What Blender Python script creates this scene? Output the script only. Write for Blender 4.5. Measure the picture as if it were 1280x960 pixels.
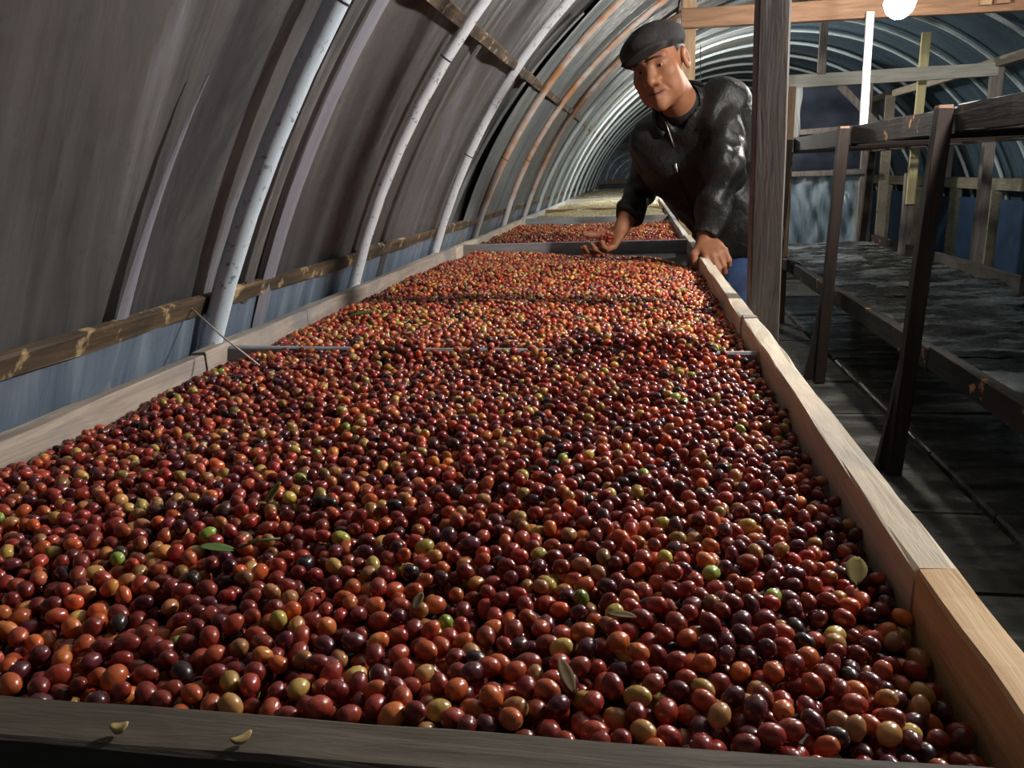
import bpy, math, random
import numpy as np
from mathutils import Vector, Matrix
from mathutils.bvhtree import BVHTree

for o in list(bpy.data.objects):
    bpy.data.objects.remove(o)
scene = bpy.context.scene
COL = scene.collection
rnd = random.Random(7)
nrg = np.random.default_rng(11)

# ------------------------------------------------------------------ camera
F_PX = 984.0
CAM = np.array([0.0, 0.0, 1.12])
_y = np.array([800 - 640, 212 - 480, F_PX]); _y /= np.linalg.norm(_y)
_x = -np.array([-5450 - 640, 461 - 480, F_PX]); _x -= _y * (_x @ _y); _x /= np.linalg.norm(_x)
_z = np.cross(_x, _y)
R = np.array([_x, _y, _z])                      # world = R @ (right, down, forward)
cam_data = bpy.data.cameras.new('camera')
cam = bpy.data.objects.new('camera', cam_data)
COL.objects.link(cam)
cam_data.sensor_width = 36.0
cam_data.lens = 36.0 * F_PX / 1280.0
cam_data.clip_start = 0.02
m = Matrix.Identity(4)
for i in range(3):
    m[i][0] = R[i, 0]; m[i][1] = -R[i, 1]; m[i][2] = -R[i, 2]; m[i][3] = CAM[i]
cam.matrix_world = m
scene.camera = cam

# ------------------------------------------------------------------ world, exposure
BULB_W = 1.0
world = bpy.data.worlds.new('night'); scene.world = world
world.use_nodes = True
world.node_tree.nodes['Background'].inputs[0].default_value = (0.45, 0.60, 0.85, 1)
world.node_tree.nodes['Background'].inputs[1].default_value = 0.01
scene.view_settings.view_transform = 'Standard'
scene.view_settings.look = 'None'
scene.view_settings.gamma = 1.0
scene.view_settings.use_curve_mapping = False
scene.view_settings.exposure = 1.65

# ------------------------------------------------------------------ helpers
ORIG = {}
def props(o, label=None, cat=None, group=None, kind=None):
    if label: o['label'] = label
    if cat: o['category'] = cat
    if group: o['group'] = group
    if kind: o['kind'] = kind
    return o

def thing(name, loc, label, cat, group=None, kind=None):
    o = bpy.data.objects.new(name, None)
    o.empty_display_size = 0.05
    COL.objects.link(o); o.location = loc
    ORIG[o.name] = np.array(loc, float)
    return props(o, label, cat, group, kind)

def mk(name, verts, faces, mat, parent=None, smooth=False, origin=None):
    """one mesh object from world-space vertices"""
    v = np.asarray(verts, dtype=np.float64)
    if parent is not None:
        org = ORIG[parent.name]
    elif origin is not None:
        org = np.array(origin, float)
    else:
        lo, hi = v.min(0), v.max(0)
        org = np.array([(lo[0] + hi[0]) / 2, (lo[1] + hi[1]) / 2, lo[2]])
    v = v - org
    me = bpy.data.meshes.new(name)
    if isinstance(faces, np.ndarray):
        k = faces.shape[1]; n = len(faces)
        me.vertices.add(len(v)); me.vertices.foreach_set('co', v.astype(np.float32).ravel())
        me.loops.add(n * k); me.loops.foreach_set('vertex_index', faces.astype(np.int32).ravel())
        me.polygons.add(n)
        me.polygons.foreach_set('loop_start', np.arange(0, n * k, k, dtype=np.int32))
        me.polygons.foreach_set('loop_total', np.full(n, k, dtype=np.int32))
        me.update(calc_edges=True); me.validate()
    else:
        me.from_pydata([tuple(a) for a in v], [], [tuple(f) for f in faces])
        me.update()
    if smooth:
        me.polygons.foreach_set('use_smooth', [True] * len(me.polygons))
    me.materials.append(mat)
    o = bpy.data.objects.new(name, me)
    COL.objects.link(o)
    if parent is not None:
        o.parent = parent
    else:
        o.location = org
    ORIG[o.name] = org
    return o

def unit(v):
    v = np.asarray(v, float); return v / np.linalg.norm(v)

def plank_geo(p0, p1, w, t, side=None, segs=8, rough=0.0015, cham=0.003, bow=0.0):
    """bevelled, rough-sawn board from p0 to p1; w across `side`, t across the third axis"""
    p0 = np.array(p0, float); p1 = np.array(p1, float)
    d = unit(p1 - p0)
    if side is None: side = np.array([0, 0, 1.0]) if abs(d[2]) < 0.9 else np.array([1.0, 0, 0])
    s = np.array(side, float); s = unit(s - d * (s @ d)); n = np.cross(d, s)
    hw, ht, c = w / 2, t / 2, min(cham, w * .3, t * .3)
    prof = [(-hw + c, -ht), (hw - c, -ht), (hw, -ht + c), (hw, ht - c), (hw - c, ht), (-hw + c, ht), (-hw, ht - c), (-hw, -ht + c)]
    V, Fc = [], []
    wave = [rnd.uniform(-1, 1) for _ in range(16)]
    for i in range(segs + 1):
        u = i / segs
        c0 = p0 + (p1 - p0) * u + n * bow * math.sin(math.pi * u)
        for j, (a, b) in enumerate(prof):
            ja = rough * (math.sin(u * 9 + wave[j % 8] * 6) * .6 + rnd.uniform(-1, 1) * .5)
            jb = rough * (math.sin(u * 7 + wave[8 + j % 8] * 6) * .5 + rnd.uniform(-1, 1) * .4)
            V.append(c0 + s * (a + ja) + n * (b + jb))
    for i in range(segs):
        for j in range(8):
            k = (j + 1) % 8
            Fc.append((i * 8 + j, i * 8 + k, (i + 1) * 8 + k, (i + 1) * 8 + j))
    Fc.append(tuple(range(7, -1, -1))); Fc.append(tuple(range(segs * 8, segs * 8 + 8)))
    return V, Fc

def plank(name, p0, p1, w, t, mat, parent=None, **k):
    V, Fc = plank_geo(p0, p1, w, t, **k)
    return mk(name, V, Fc, mat, parent)

def tube_geo(pts, r, sides=10, caps=True):
    pts = [np.array(p, float) for p in pts]
    rr = r if hasattr(r, '__len__') else [r] * len(pts)
    V, Fc = [], []
    ref = None
    for i, p in enumerate(pts):
        d = unit(pts[min(i + 1, len(pts) - 1)] - pts[max(i - 1, 0)])
        if ref is None:
            ref = np.array([0, 0, 1.0]) if abs(d[2]) < .8 else np.array([0, 1.0, 0])
        s = unit(ref - d * (ref @ d)); n = np.cross(d, s); ref = s
        for j in range(sides):
            a = 2 * math.pi * j / sides
            V.append(p + rr[i] * (math.cos(a) * s + math.sin(a) * n))
    for i in range(len(pts) - 1):
        for j in range(sides):
            k = (j + 1) % sides
            Fc.append((i * sides + j, i * sides + k, (i + 1) * sides + k, (i + 1) * sides + j))
    if caps:
        Fc.append(tuple(range(sides - 1, -1, -1)))
        Fc.append(tuple(range((len(pts) - 1) * sides, len(pts) * sides)))
    return V, Fc

def tube(name, pts, r, mat, parent=None, sides=10, smooth=True):
    V, Fc = tube_geo(pts, r, sides)
    return mk(name, V, Fc, mat, parent, smooth)

def lathe(name, prof, c, mat, parent=None, sides=20, smooth=True):
    V, Fc = [], []
    for (r, z) in prof:
        for j in range(sides):
            a = 2 * math.pi * j / sides
            V.append((c[0] + r * math.cos(a), c[1] + r * math.sin(a), c[2] + z))
    for i in range(len(prof) - 1):
        for j in range(sides):
            k = (j + 1) % sides
            Fc.append((i * sides + j, i * sides + k, (i + 1) * sides + k, (i + 1) * sides + j))
    Fc.append(tuple(range(sides - 1, -1, -1))); Fc.append(tuple(range((len(prof) - 1) * sides, len(prof) * sides)))
    return mk(name, V, Fc, mat, parent, smooth)

def grid_geo(fn, nu, nv):
    V = [fn(i / nu, j / nv) for i in range(nu + 1) for j in range(nv + 1)]
    Fc = [(i * (nv + 1) + j, (i + 1) * (nv + 1) + j, (i + 1) * (nv + 1) + j + 1, i * (nv + 1) + j + 1) for i in range(nu) for j in range(nv)]
    return V, Fc

def wob(x, y, s=0.0):
    """smooth pseudo-noise in -1..1"""
    return (math.sin(x * 1.7 + 2.1 * math.sin(y * 1.3 + s) + s) + math.sin(y * 2.3 + 1.7 * math.sin(x * 1.1 - s) + 1.3 * s) + math.sin((x + y) * 3.1 + s * 2)) / 3

# ------------------------------------------------------------------ materials
def new_mat(name):
    ma = bpy.data.materials.new(name); ma.use_nodes = True
    nt = ma.node_tree
    b = nt.nodes['Principled BSDF']
    return ma, nt, b

def N(nt, t, **k):
    n = nt.nodes.new(t)
    for a, v in k.items():
        setattr(n, a, v)
    return n

def ramp(nt, fac, stops):
    r = nt.nodes.new('ShaderNodeValToRGB')
    e = r.color_ramp.elements
    while len(e) < len(stops): e.new(0.5)
    for i, (p, c) in enumerate(stops):
        e[i].position = p; e[i].color = (*c, 1) if len(c) == 3 else c
    nt.links.new(fac, r.inputs['Fac'])
    return r.outputs['Color']

def noise(nt, scale=(1, 1, 1), s=5, detail=4, rough=.55, dist=0.0, coord='Object'):
    tc = nt.nodes.new('ShaderNodeTexCoord'); mp = nt.nodes.new('ShaderNodeMapping')
    mp.inputs['Scale'].default_value = scale
    nt.links.new(tc.outputs[coord], mp.inputs['Vector'])
    n = nt.nodes.new('ShaderNodeTexNoise')
    n.inputs['Scale'].default_value = s; n.inputs['Detail'].default_value = detail
    n.inputs['Roughness'].default_value = rough; n.inputs['Distortion'].default_value = dist
    nt.links.new(mp.outputs['Vector'], n.inputs['Vector'])
    return n.outputs['Fac']

def mix(nt, fac, a, b, mode='MIX'):
    n = nt.nodes.new('ShaderNodeMix'); n.data_type = 'RGBA'; n.blend_type = mode
    if hasattr(fac, 'is_output'): nt.links.new(fac, n.inputs[0])
    else: n.inputs[0].default_value = fac
    for v, i in ((a, 6), (b, 7)):
        if hasattr(v, 'is_output'): nt.links.new(v, n.inputs[i])
        else: n.inputs[i].default_value = (*v, 1)
    return n.outputs[2]

def bump(nt, b, h, strength=.3, dist=.01):
    n = nt.nodes.new('ShaderNodeBump')
    n.inputs['Strength'].default_value = strength; n.inputs['Distance'].default_value = dist
    nt.links.new(h, n.inputs['Height']); nt.links.new(n.outputs['Normal'], b.inputs['Normal'])

AX = {'x': (1.2, 14, 14), 'y': (14, 1.2, 14), 'z': (14, 14, 1.2)}
def wood(name, c0, c1, c2, axis='y', stain=None, stain_amt=.5, rough=.75, patch=None):
    ma, nt, b = new_mat(name)
    g = noise(nt, AX[axis], 4, 6, .65, .6)
    col = ramp(nt, g, [(.3, c0), (.5, c1), (.7, c2)])
    big = noise(nt, (1, 1, 1), 5, 4)
    if stain:
        st = ramp(nt, big, [(.52, (0, 0, 0)), (.66, (stain_amt,) * 3)])
        col = mix(nt, st, col, stain)
    if patch:
        pn = noise(nt, (1, 1, 1), patch[2], 4, .6)
        pf = ramp(nt, pn, [(patch[1], (0, 0, 0)), (patch[1] + .05, (1, 1, 1))])
        col = mix(nt, pf, col, patch[0])
    nt.links.new(col, b.inputs['Base Color'])
    b.inputs['Roughness'].default_value = rough
    bump(nt, b, g, .5, .004)
    return ma

def plain(name, col, rough=.5, metal=0.0, var=.25, s=20, bmp=0.0):
    ma, nt, b = new_mat(name)
    n = noise(nt, (1, 1, 1), s, 4)
    lo = tuple(c * (1 - var) for c in col); hi = tuple(min(1, c * (1 + var)) for c in col)
    nt.links.new(ramp(nt, n, [(.3, lo), (.7, hi)]), b.inputs['Base Color'])
    b.inputs['Roughness'].default_value = rough; b.inputs['Metallic'].default_value = metal
    if bmp: bump(nt, b, n, bmp, .003)
    return ma

def plastic(name, stops, rough=.35, axis=(1.0, 9, 1.0), tint=None, bmp=.25, spec=.5):
    """dusty, streaked greenhouse film"""
    ma, nt, b = new_mat(name)
    st = noise(nt, axis, 1.6, 6, .6, .8)
    col = ramp(nt, st, stops)
    bl = noise(nt, (1, 1, .7), 1.1, 3)
    if tint:
        col = mix(nt, ramp(nt, bl, [(.42, (0, 0, 0)), (.62, (.8, .8, .8))]), col, tint)
    fine = noise(nt, (1, 1, 1), 26, 5, .7)
    col = mix(nt, ramp(nt, fine, [(.60, (0, 0, 0)), (.78, (.55, .55, .55))]), col, tuple(c * .45 for c in stops[0][1]))
    nt.links.new(col, b.inputs['Base Color'])
    rr = ramp(nt, fine, [(.3, (rough * .8,) * 3), (.7, (min(1, rough * 1.5),) * 3)])
    nt.links.new(rr, b.inputs['Roughness'])
    b.inputs['Specular IOR Level'].default_value = spec
    bump(nt, b, st, bmp, .03)
    return ma

M = {}
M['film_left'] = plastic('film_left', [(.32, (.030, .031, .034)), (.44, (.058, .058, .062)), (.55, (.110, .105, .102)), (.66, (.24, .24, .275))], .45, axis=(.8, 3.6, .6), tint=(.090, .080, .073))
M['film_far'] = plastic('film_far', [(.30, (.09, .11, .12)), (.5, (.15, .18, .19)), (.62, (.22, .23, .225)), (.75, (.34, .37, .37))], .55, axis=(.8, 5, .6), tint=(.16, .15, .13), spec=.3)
M['film_shelf'] = plastic('film_shelf', [(.40, (.020, .020, .019)), (.50, (.07, .072, .07)), (.56, (.30, .33, .33)), (.70, (.55, .60, .60))], .22, axis=(1.5, 4.5, 1), bmp=.5)  # pale stops put lit patches and reflected streaks into the colour
M['film_right'] = plastic('film_right', [(.3, (.045, .080, .115)), (.5, (.070, .120, .165)), (.72, (.14, .22, .28))], .3, tint=(.065, .105, .135), bmp=.3)
M['film_blue_light'] = plastic('film_blue_light', [(.3, (.09, .12, .17)), (.5, (.14, .18, .24)), (.7, (.26, .31, .37))], .4)
M['film_fold'] = plastic('film_fold', [(.3, (.17, .17, .20)), (.6, (.26, .26, .31)), (.8, (.36, .36, .42))], .4)
M['film_clear'] = plastic('film_clear', [(.3, (.13, .19, .24)), (.5, (.22, .30, .36)), (.7, (.42, .50, .55))], .14, axis=(6, 6, 1), bmp=.6, spec=.9)
M['film_white'] = plastic('film_white', [(.3, (.75, .78, .80)), (.7, (.9, .9, .9))], .4)
M['tarp_navy'] = plain('tarp_navy', (.022, .030, .050), .5, var=.35, s=6)
M['tarp_blue'] = plain('tarp_blue', (.035, .075, .145), .5, var=.3, s=7)

def pipe_mat(name, base, chips, rust, rust_at):
    ma, nt, b = new_mat(name)
    c = mix(nt, ramp(nt, noise(nt, (1, 1, 1), 60, 5, .7), [(.58, (0, 0, 0)), (.66, (1, 1, 1))]), base, chips)
    r = ramp(nt, noise(nt, (.5, 1, .8), 2.2, 4, .7), [(rust_at, (0, 0, 0)), (rust_at + .1, (.9, .9, .9))])
    c = mix(nt, r, c, rust)
    nt.links.new(c, b.inputs['Base Color']); b.inputs['Roughness'].default_value = .45
    bump(nt, b, noise(nt, (1, 1, 1), 80, 4), .25, .002)
    return ma
M['pipe_blue'] = pipe_mat('pipe_blue', (.68, .80, .90), (.24, .32, .38), (.34, .40, .45), .72)
M['pipe_white'] = pipe_mat('pipe_white', (.74, .76, .80), (.22, .22, .24), (.42, .20, .08), .60)
M['pipe_rust'] = pipe_mat('pipe_rust', (.55, .52, .50), (.24, .18, .14), (.45, .19, .06), .47)
M['pipe_pale'] = pipe_mat('pipe_pale', (.60, .70, .72), (.34, .42, .45), (.40, .30, .22), .70)
M['tape'] = plain('tape', (.05, .05, .055), .5)

M['lath'] = wood('lath', (.035, .022, .013), (.085, .055, .030), (.18, .11, .055), 'y', (.022, .019, .015), .95, patch=((.42, .30, .16), .575, 15))
M['board_pale'] = wood('board_pale', (.46, .37, .27), (.60, .50, .38), (.70, .61, .48), 'y', (.36, .35, .33), .6)
M['board_warm'] = wood('board_warm', (.50, .29, .13), (.66, .42, .21), (.74, .52, .30), 'y', (.34, .22, .13), .4)
M['board_grey'] = wood('board_grey', (.22, .20, .18), (.34, .31, .28), (.46, .42, .38), 'y', (.17, .16, .16), .7)
M['board_left'] = wood('board_left', (.24, .20, .17), (.38, .31, .26), (.50, .42, .35), 'y', (.20, .20, .21), .75)
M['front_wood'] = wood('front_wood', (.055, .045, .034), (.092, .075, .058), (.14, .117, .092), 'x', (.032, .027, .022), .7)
M['divider'] = wood('divider', (.16, .17, .19), (.26, .27, .29), (.36, .36, .37), 'x', (.24, .19, .15), .6)
M['divider_brown'] = wood('divider_brown', (.22, .13, .05), (.34, .21, .09), (.42, .28, .13), 'x')
M['divider_white'] = wood('divider_white', (.55, .56, .54), (.68, .69, .66), (.78, .78, .75), 'x')
M['tray_net'] = plain('tray_net', (.028, .027, .028), .7, s=90, bmp=.3)
M['post'] = wood('post', (.075, .060, .054), (.125, .103, .093), (.18, .15, .136), 'z', (.06, .047, .042), .5)
M['post_brown'] = wood('post_brown', (.18, .11, .06), (.28, .18, .10), (.36, .24, .14), 'z')
M['beam_brown'] = wood('beam_brown', (.13, .068, .034), (.20, .105, .055), (.26, .145, .08), 'x')
M['beam_pale'] = wood('beam_pale', (.36, .36, .31), (.50, .49, .43), (.60, .59, .52), 'x')
M['beam_paley'] = wood('beam_paley', (.24, .21, .16), (.34, .30, .23), (.44, .39, .30), 'y')
M['stud'] = wood('stud', (.16, .14, .12), (.25, .22, .20), (.33, .30, .27), 'z')
M['yellow_wood'] = wood('yellow_wood', (.64, .55, .26), (.76, .67, .36), (.82, .74, .46), 'z')
M['batten_glare'] = plain('batten_glare', (.80, .80, .79), .5, var=.05)  # glare of the bulb on a wooden stick, put into the colour
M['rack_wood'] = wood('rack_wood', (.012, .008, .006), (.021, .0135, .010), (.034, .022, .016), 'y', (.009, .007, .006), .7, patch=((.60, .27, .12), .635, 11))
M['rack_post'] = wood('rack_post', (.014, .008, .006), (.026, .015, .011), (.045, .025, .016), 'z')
M['end_grain'] = plain('end_grain', (.34, .20, .14), .8, var=.3, s=60)
M['moss_wood'] = wood('moss_wood', (.20, .18, .13), (.30, .28, .20), (.40, .36, .27), 'y', (.12, .13, .07), .7)

def concrete():
    ma, nt, b = new_mat('wet_concrete')
    n = noise(nt, (1.2, 4.5, 1), 1.6, 6, .62, .5)
    f = noise(nt, (1, 1, 1), 14, 5, .65)
    c = ramp(nt, n, [(.30, (.026, .025, .022)), (.45, (.075, .072, .064)), (.56, (.19, .19, .175)), (.70, (.36, .37, .35))])  # pale streaks put reflected lamp light into the colour
    c = mix(nt, ramp(nt, f, [(.42, (0, 0, 0)), (.66, (.55, .55, .55))]), c, (.05, .043, .034))
    nt.links.new(c, b.inputs['Base Color'])
    nt.links.new(ramp(nt, n, [(.35, (.5,) * 3), (.60, (.16,) * 3)]), b.inputs['Roughness'])
    bump(nt, b, f, .35, .006)
    return ma
M['concrete'] = concrete()
M['earth'] = plain('earth', (.05, .042, .034), .9, s=9)

def cherry_mat(name, col=None, vary=True):
    ma, nt, b = new_mat(name)
    if col is None:
        a = N(nt, 'ShaderNodeAttribute'); a.attribute_name = 'col'
        c = a.outputs['Color']
    else:
        oi = N(nt, 'ShaderNodeObjectInfo')
        hs = N(nt, 'ShaderNodeHueSaturation')
        mr = N(nt, 'ShaderNodeMapRange'); mr.inputs[3].default_value = .75; mr.inputs[4].default_value = 1.3
        nt.links.new(oi.outputs['Random'], mr.inputs[0]); nt.links.new(mr.outputs[0], hs.inputs['Value'])
        mh = N(nt, 'ShaderNodeMapRange'); mh.inputs[3].default_value = .488; mh.inputs[4].default_value = .512
        nt.links.new(oi.outputs['Random'], mh.inputs[0]); nt.links.new(mh.outputs[0], hs.inputs['Hue'])
        hs.inputs['Color'].default_value = (*col[0], 1)
        bl = noise(nt, (1, 1, 1), 85, 2, .5)
        c = mix(nt, ramp(nt, bl, [(.45, (0, 0, 0)), (.68, (.8, .8, .8))]), hs.outputs['Color'], col[1])
    sp = noise(nt, (1, 1, 1), 700, 3, .6)
    c = mix(nt, ramp(nt, sp, [(.60, (0, 0, 0)), (.75, (.35, .35, .35))]), c, (.10, .05, .03))
    nt.links.new(c, b.inputs['Base Color'])
    b.inputs['Roughness'].default_value = .27
    b.inputs['Specular IOR Level'].default_value = .5
    b.inputs['Coat Weight'].default_value = .4; b.inputs['Coat Roughness'].default_value = .12
    bump(nt, b, noise(nt, (1, 1, 1), 330, 3), .10, .0006)
    return ma
#            name           base               blush               share near, share mid
CLS = [('crimson',      (0.345, 0.036, 0.022), (0.48, 0.115, 0.042), .28, .25),
       ('dark red',     (0.190, 0.021, 0.016), (0.32, 0.052, 0.026), .29, .14),
       ('purple',       (0.085, 0.015, 0.022), (0.165, 0.024, 0.028), .13, .05),
       ('orange red',   (0.531, 0.100, 0.029), (0.637, 0.236, 0.059), .14, .31),
       ('tan brown',    (0.389, 0.171, 0.061), (0.543, 0.283, 0.094), .075, .11),
       ('olive yellow', (0.496, 0.342, 0.080), (0.590, 0.295, 0.083), .050, .10),
       ('lime green',   (0.271, 0.354, 0.059), (0.401, 0.401, 0.083), .008, .006),
       ('black',        (0.033, 0.019, 0.018), (0.065, 0.029, 0.024), .027, .03)]
M['cherry_heap'] = cherry_mat('cherry_heap')
for nme, a, b_, *_ in CLS:
    M['cherry_' + nme] = cherry_mat('cherry_' + nme.replace(' ', '_'), (a, b_))
M['scar'] = plain('scar', (.11, .07, .04), .8)
M['bean'] = plain('bean', (.78, .70, .44), .7, var=.3, s=60)
M['bean_dry'] = plain('bean_dry', (.40, .37, .27), .8, var=.25, s=40)
M['leaf_dry'] = plain('leaf_dry', (.16, .10, .045), .9, var=.4, s=60)
M['leaf_green'] = plain('leaf_green', (.10, .17, .04), .5, var=.4, s=60)
M['leaf_yellow'] = plain('leaf_yellow', (.15, .11, .022), .95, var=.3, s=60)
M['husk'] = plain('husk', (.46, .33, .13), .6, var=.3, s=90)
M['string'] = plain('string', (.55, .50, .44), .8)

def emit(name, col, s):
    ma, nt, b = new_mat(name)
    b.inputs['Base Color'].default_value = (1, 1, 1, 1)
    b.inputs['Emission Color'].default_value = (*col, 1); b.inputs['Emission Strength'].default_value = s
    return ma
M['socket'] = plain('socket', (.05, .05, .05), .4)
M['wire'] = plain('wire', (.02, .02, .02), .5)

# ------------------------------------------------------------------ setting: floor, film, end walls
CX, CZ, RAD = 1.23, 0.17, 2.10
def arc(th, r=RAD):          # th: 0 = left horizon, pi/2 = apex, pi = right
    return CX - r * math.cos(th), CZ + r * math.sin(th)
TH0 = -math.asin(CZ / RAD)   # where the arch meets the ground
Y_END = 14.6

base = mk('floor', *grid_geo(lambda u, v: (-1.0 + 4.5 * u, -1.6 + (Y_END + 1.8) * v, -.035 + .006 * wob(u * 9, v * 30)), 12, 40), M['earth'], origin=(0, 0, 0))
props(base, kind='structure')
ys = [-1.2]
while ys[-1] < 11.5:
    ys.append(ys[-1] + rnd.choice([.52, .56, .60, .92]))
ys = [y + (3.68 - min(ys, key=lambda q: abs(q - 3.68))) for y in ys]
for ya, yb in zip(ys[:-1], ys[1:]):
    for xa, xb in ((-.78, .28), (.29, 1.12), (1.13, 2.1), (2.11, 3.25)):
        dz = rnd.uniform(-.006, .003)
        V, Fc = plank_geo(((xa + xb) / 2, ya + .008, -.03 + dz), ((xa + xb) / 2, yb - .008, -.03 + dz), xb - xa - .012, .06, side=(1, 0, 0), segs=3, rough=.003, cham=.008)
        mk('slab', V, Fc, M['concrete'], base)

ARCH_Y = [-.45, .42, 1.256, 2.008, 2.849, 3.62, 4.42, 5.22, 5.95, 6.65, 7.25, 7.85, 8.6, 9.4, 10.2, 11.0, 11.9, 12.8, 13.7]
def film(name, t0, t1, mat, off, nu=44, nv=420, amp=.016):
    def fn(u, v):
        th = t0 + (t1 - t0) * u; y = -1.2 + (Y_END + 1.2) * v
        k = min(ARCH_Y, key=lambda a: abs(a - y)); g = min(1, abs(y - k) / .38)
        r = RAD + off + .022 * g * g * (.6 + .4 * wob(y * 3, th * 2)) + amp * .5 * g * wob(y * 9 + 1.5 * th, th * 3.3, 1.0) + amp * .3 * g * wob(y * 23 + 3 * th, th * 2.0, 2.0)
        x, z = arc(th, r)
        return (x, y, z)
    return mk(name, *grid_geo(fn, nu, nv), mat, origin=(CX, 0, 0), smooth=True)
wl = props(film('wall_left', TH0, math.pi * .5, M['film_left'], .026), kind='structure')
wr = props(film('wall_right', math.pi * .5, math.pi - TH0, M['film_right'], .026), kind='structure')

def strip(name, y0, w, ta, tb, mat, off, lean=0.0, taper=0.0, parent=wl):
    def fn(u, v):
        th = ta + (tb - ta) * u
        y = y0 + lean * (u - .5) + w * (1 - taper * u) * (v - .5)
        x, z = arc(th, RAD + off + .003 * math.sin(v * math.pi) * -1)
        return (x, y, z)
    return mk(name, *grid_geo(fn, 24, 4), mat, parent, smooth=True)
T = lambda z: math.asin((z - CZ) / RAD)
strip('plastic_fold', 1.50, .055, T(.60), T(2.15), M['film_fold'], .008, .05)
strip('plastic_fold', 1.42, .03, T(.9), T(1.7), M['film_left'], .010, .03)
strip('plastic_fold', 1.02, .055, T(.60), T(1.26), M['film_fold'], .012, .07, .95)
strip('plastic_fold', 2.28, .05, T(.6), T(2.1), M['film_left'], .008, .05)
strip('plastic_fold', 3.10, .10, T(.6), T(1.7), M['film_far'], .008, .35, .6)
def far_part(u, v):
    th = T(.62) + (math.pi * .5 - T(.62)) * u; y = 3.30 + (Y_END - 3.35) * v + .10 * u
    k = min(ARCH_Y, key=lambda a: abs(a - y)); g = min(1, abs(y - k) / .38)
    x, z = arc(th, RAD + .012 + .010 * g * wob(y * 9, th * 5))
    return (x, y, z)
mk('far_sheet', *grid_geo(far_part, 30, 260), M['film_far'], wl, smooth=True)  # paler, bluer overlay on the far part of the left wall
def low_strip(u, v):
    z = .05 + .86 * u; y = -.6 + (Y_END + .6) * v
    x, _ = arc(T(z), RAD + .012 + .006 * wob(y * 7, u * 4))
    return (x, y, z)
mk('blue_light_sheet', *grid_geo(low_strip, 10, 240), M['film_blue_light'], wl, smooth=True)  # added sheet; bluish light below the lath is put into its colour

wb = mk('wall_back', *grid_geo(lambda u, v: (arc(math.pi * u)[0], Y_END + .01 * wob(u * 9, v * 6), (CZ + RAD * math.sin(math.pi * u)) * v), 30, 10), M['tarp_navy'], origin=(CX, Y_END, 0), smooth=True)
props(wb, kind='structure')
for (xa, xb, za, zb, mt) in ((-.72, -.02, .96, 1.50, 'film_clear'), (.02, .75, .85, 1.5, 'film_right'), (1.7, 2.5, .3, 1.2, 'film_clear')):
    ox, oz = (xa + xb) / 2, zb
    mk('plastic_flap', *grid_geo(lambda u, v: (xa + (xb - xa) * u, Y_END - .04 - .03 * math.sin(6 * math.pi * u * (1.1 - v) + 1), za + (zb - za) * v), 40, 10), M[mt], wb, smooth=True)
for x in (-.76, 0.0, .8, 1.6, 2.55):
    plank('end_stud', (x, Y_END - .05, 0), (x, Y_END - .05, 1.55 + .6 * (x > 0)), .07, .05, M['stud'], wb)
plank('end_rail', (-.75, Y_END - .09, 1.53), (2.9, Y_END - .09, 1.53), .09, .04, M['stud'], wb)
plank('end_rail', (-.75, Y_END - .09, .93), (2.9, Y_END - .09, .93), .08, .04, M['stud'], wb)

# ------------------------------------------------------------------ arch hoops
ORD = ['first', 'second', 'third', 'fourth', 'fifth', 'sixth', 'seventh', 'eighth', 'ninth', 'tenth', 'eleventh', 'twelfth', 'thirteenth', 'fourteenth', 'fifteenth', 'sixteenth', 'seventeenth']
def hoop(y, mat, label, r=.0165, lean=0.0, dr=0.0, n=56):
    root = thing('arch_hoop', (CX, y, 0), label, 'pipe', 'arch hoops of the drying tunnel')
    P = []
    for i in range(n + 1):
        th = TH0 + (math.pi - 2 * TH0) * i / n
        rr = RAD - .004 + dr * math.sin(th) + .004 * math.sin(th * 9 + y * 5)
        x, z = arc(th, rr)
        P.append((x, y + lean * math.sin(th), max(z, 0)))
    tube('pipe', P, r, mat, root, 12)
    j = 12 if y < 2.5 else 10
    a, b = np.array(P[j]), np.array(P[j + 1]); d = unit(b - a)
    tube('joint_ring', [a - d * .002, a + d * .002], r * 1.04, M['tape'] if y < 5 else mat, root, 12)
    return root
names = {0: ('pipe_blue', 'pale blue painted arch hoop'), 1: ('pipe_white', 'chipped white painted arch hoop'), 2: ('pipe_white', 'white painted arch hoop rusting orange towards the top'),
         3: ('pipe_rust', 'rust-stained arch hoop'), 4: ('pipe_rust', 'rusty off-white arch hoop'), 5: ('pipe_rust', 'thin rust-streaked arch hoop')}
for i, y in enumerate(ARCH_Y[2:]):
    mt, lb = names.get(i, ('pipe_pale', 'pale grey arch hoop'))
    hoop(y, M[mt], lb + ', %s hoop from the front board' % ORD[i], dr=(-.022 if i == 0 else 0.0), r=.0185 if i == 0 else .0155)

def wall_lath(z, mat, label, x_off, y0=.3, y1=13.5, w=.032):
    root = thing('wall_lath', (arc(T(z))[0], y0, z), label, 'lath')
    y = y0
    while y < y1:
        L = rnd.uniform(1.2, 2.2); ye = min(y + L, y1)
        x, zz = arc(T(z), RAD + x_off); sd = (math.sin(T(z)) * 1.0, 0, math.cos(T(z)))
        plank('lath_strip', (x, y, z + rnd.uniform(-.004, .004)), (x, ye - .004, z + rnd.uniform(-.004, .004)), w, .012, mat, root, side=sd, segs=14, rough=.0025, cham=.002)
        y = ye
    return root
wall_lath(.925, M['lath'], 'stained brown wooden lath running low along the plastic film behind the bed', .012)
wall_lath(1.48, M['lath'], 'dark wooden lath running high along the curved plastic film', .012, y0=1.2)
wall_lath(2.02, M['stud'], 'dark wooden lath running near the crown of the plastic film', .012, y0=1.2)

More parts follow.
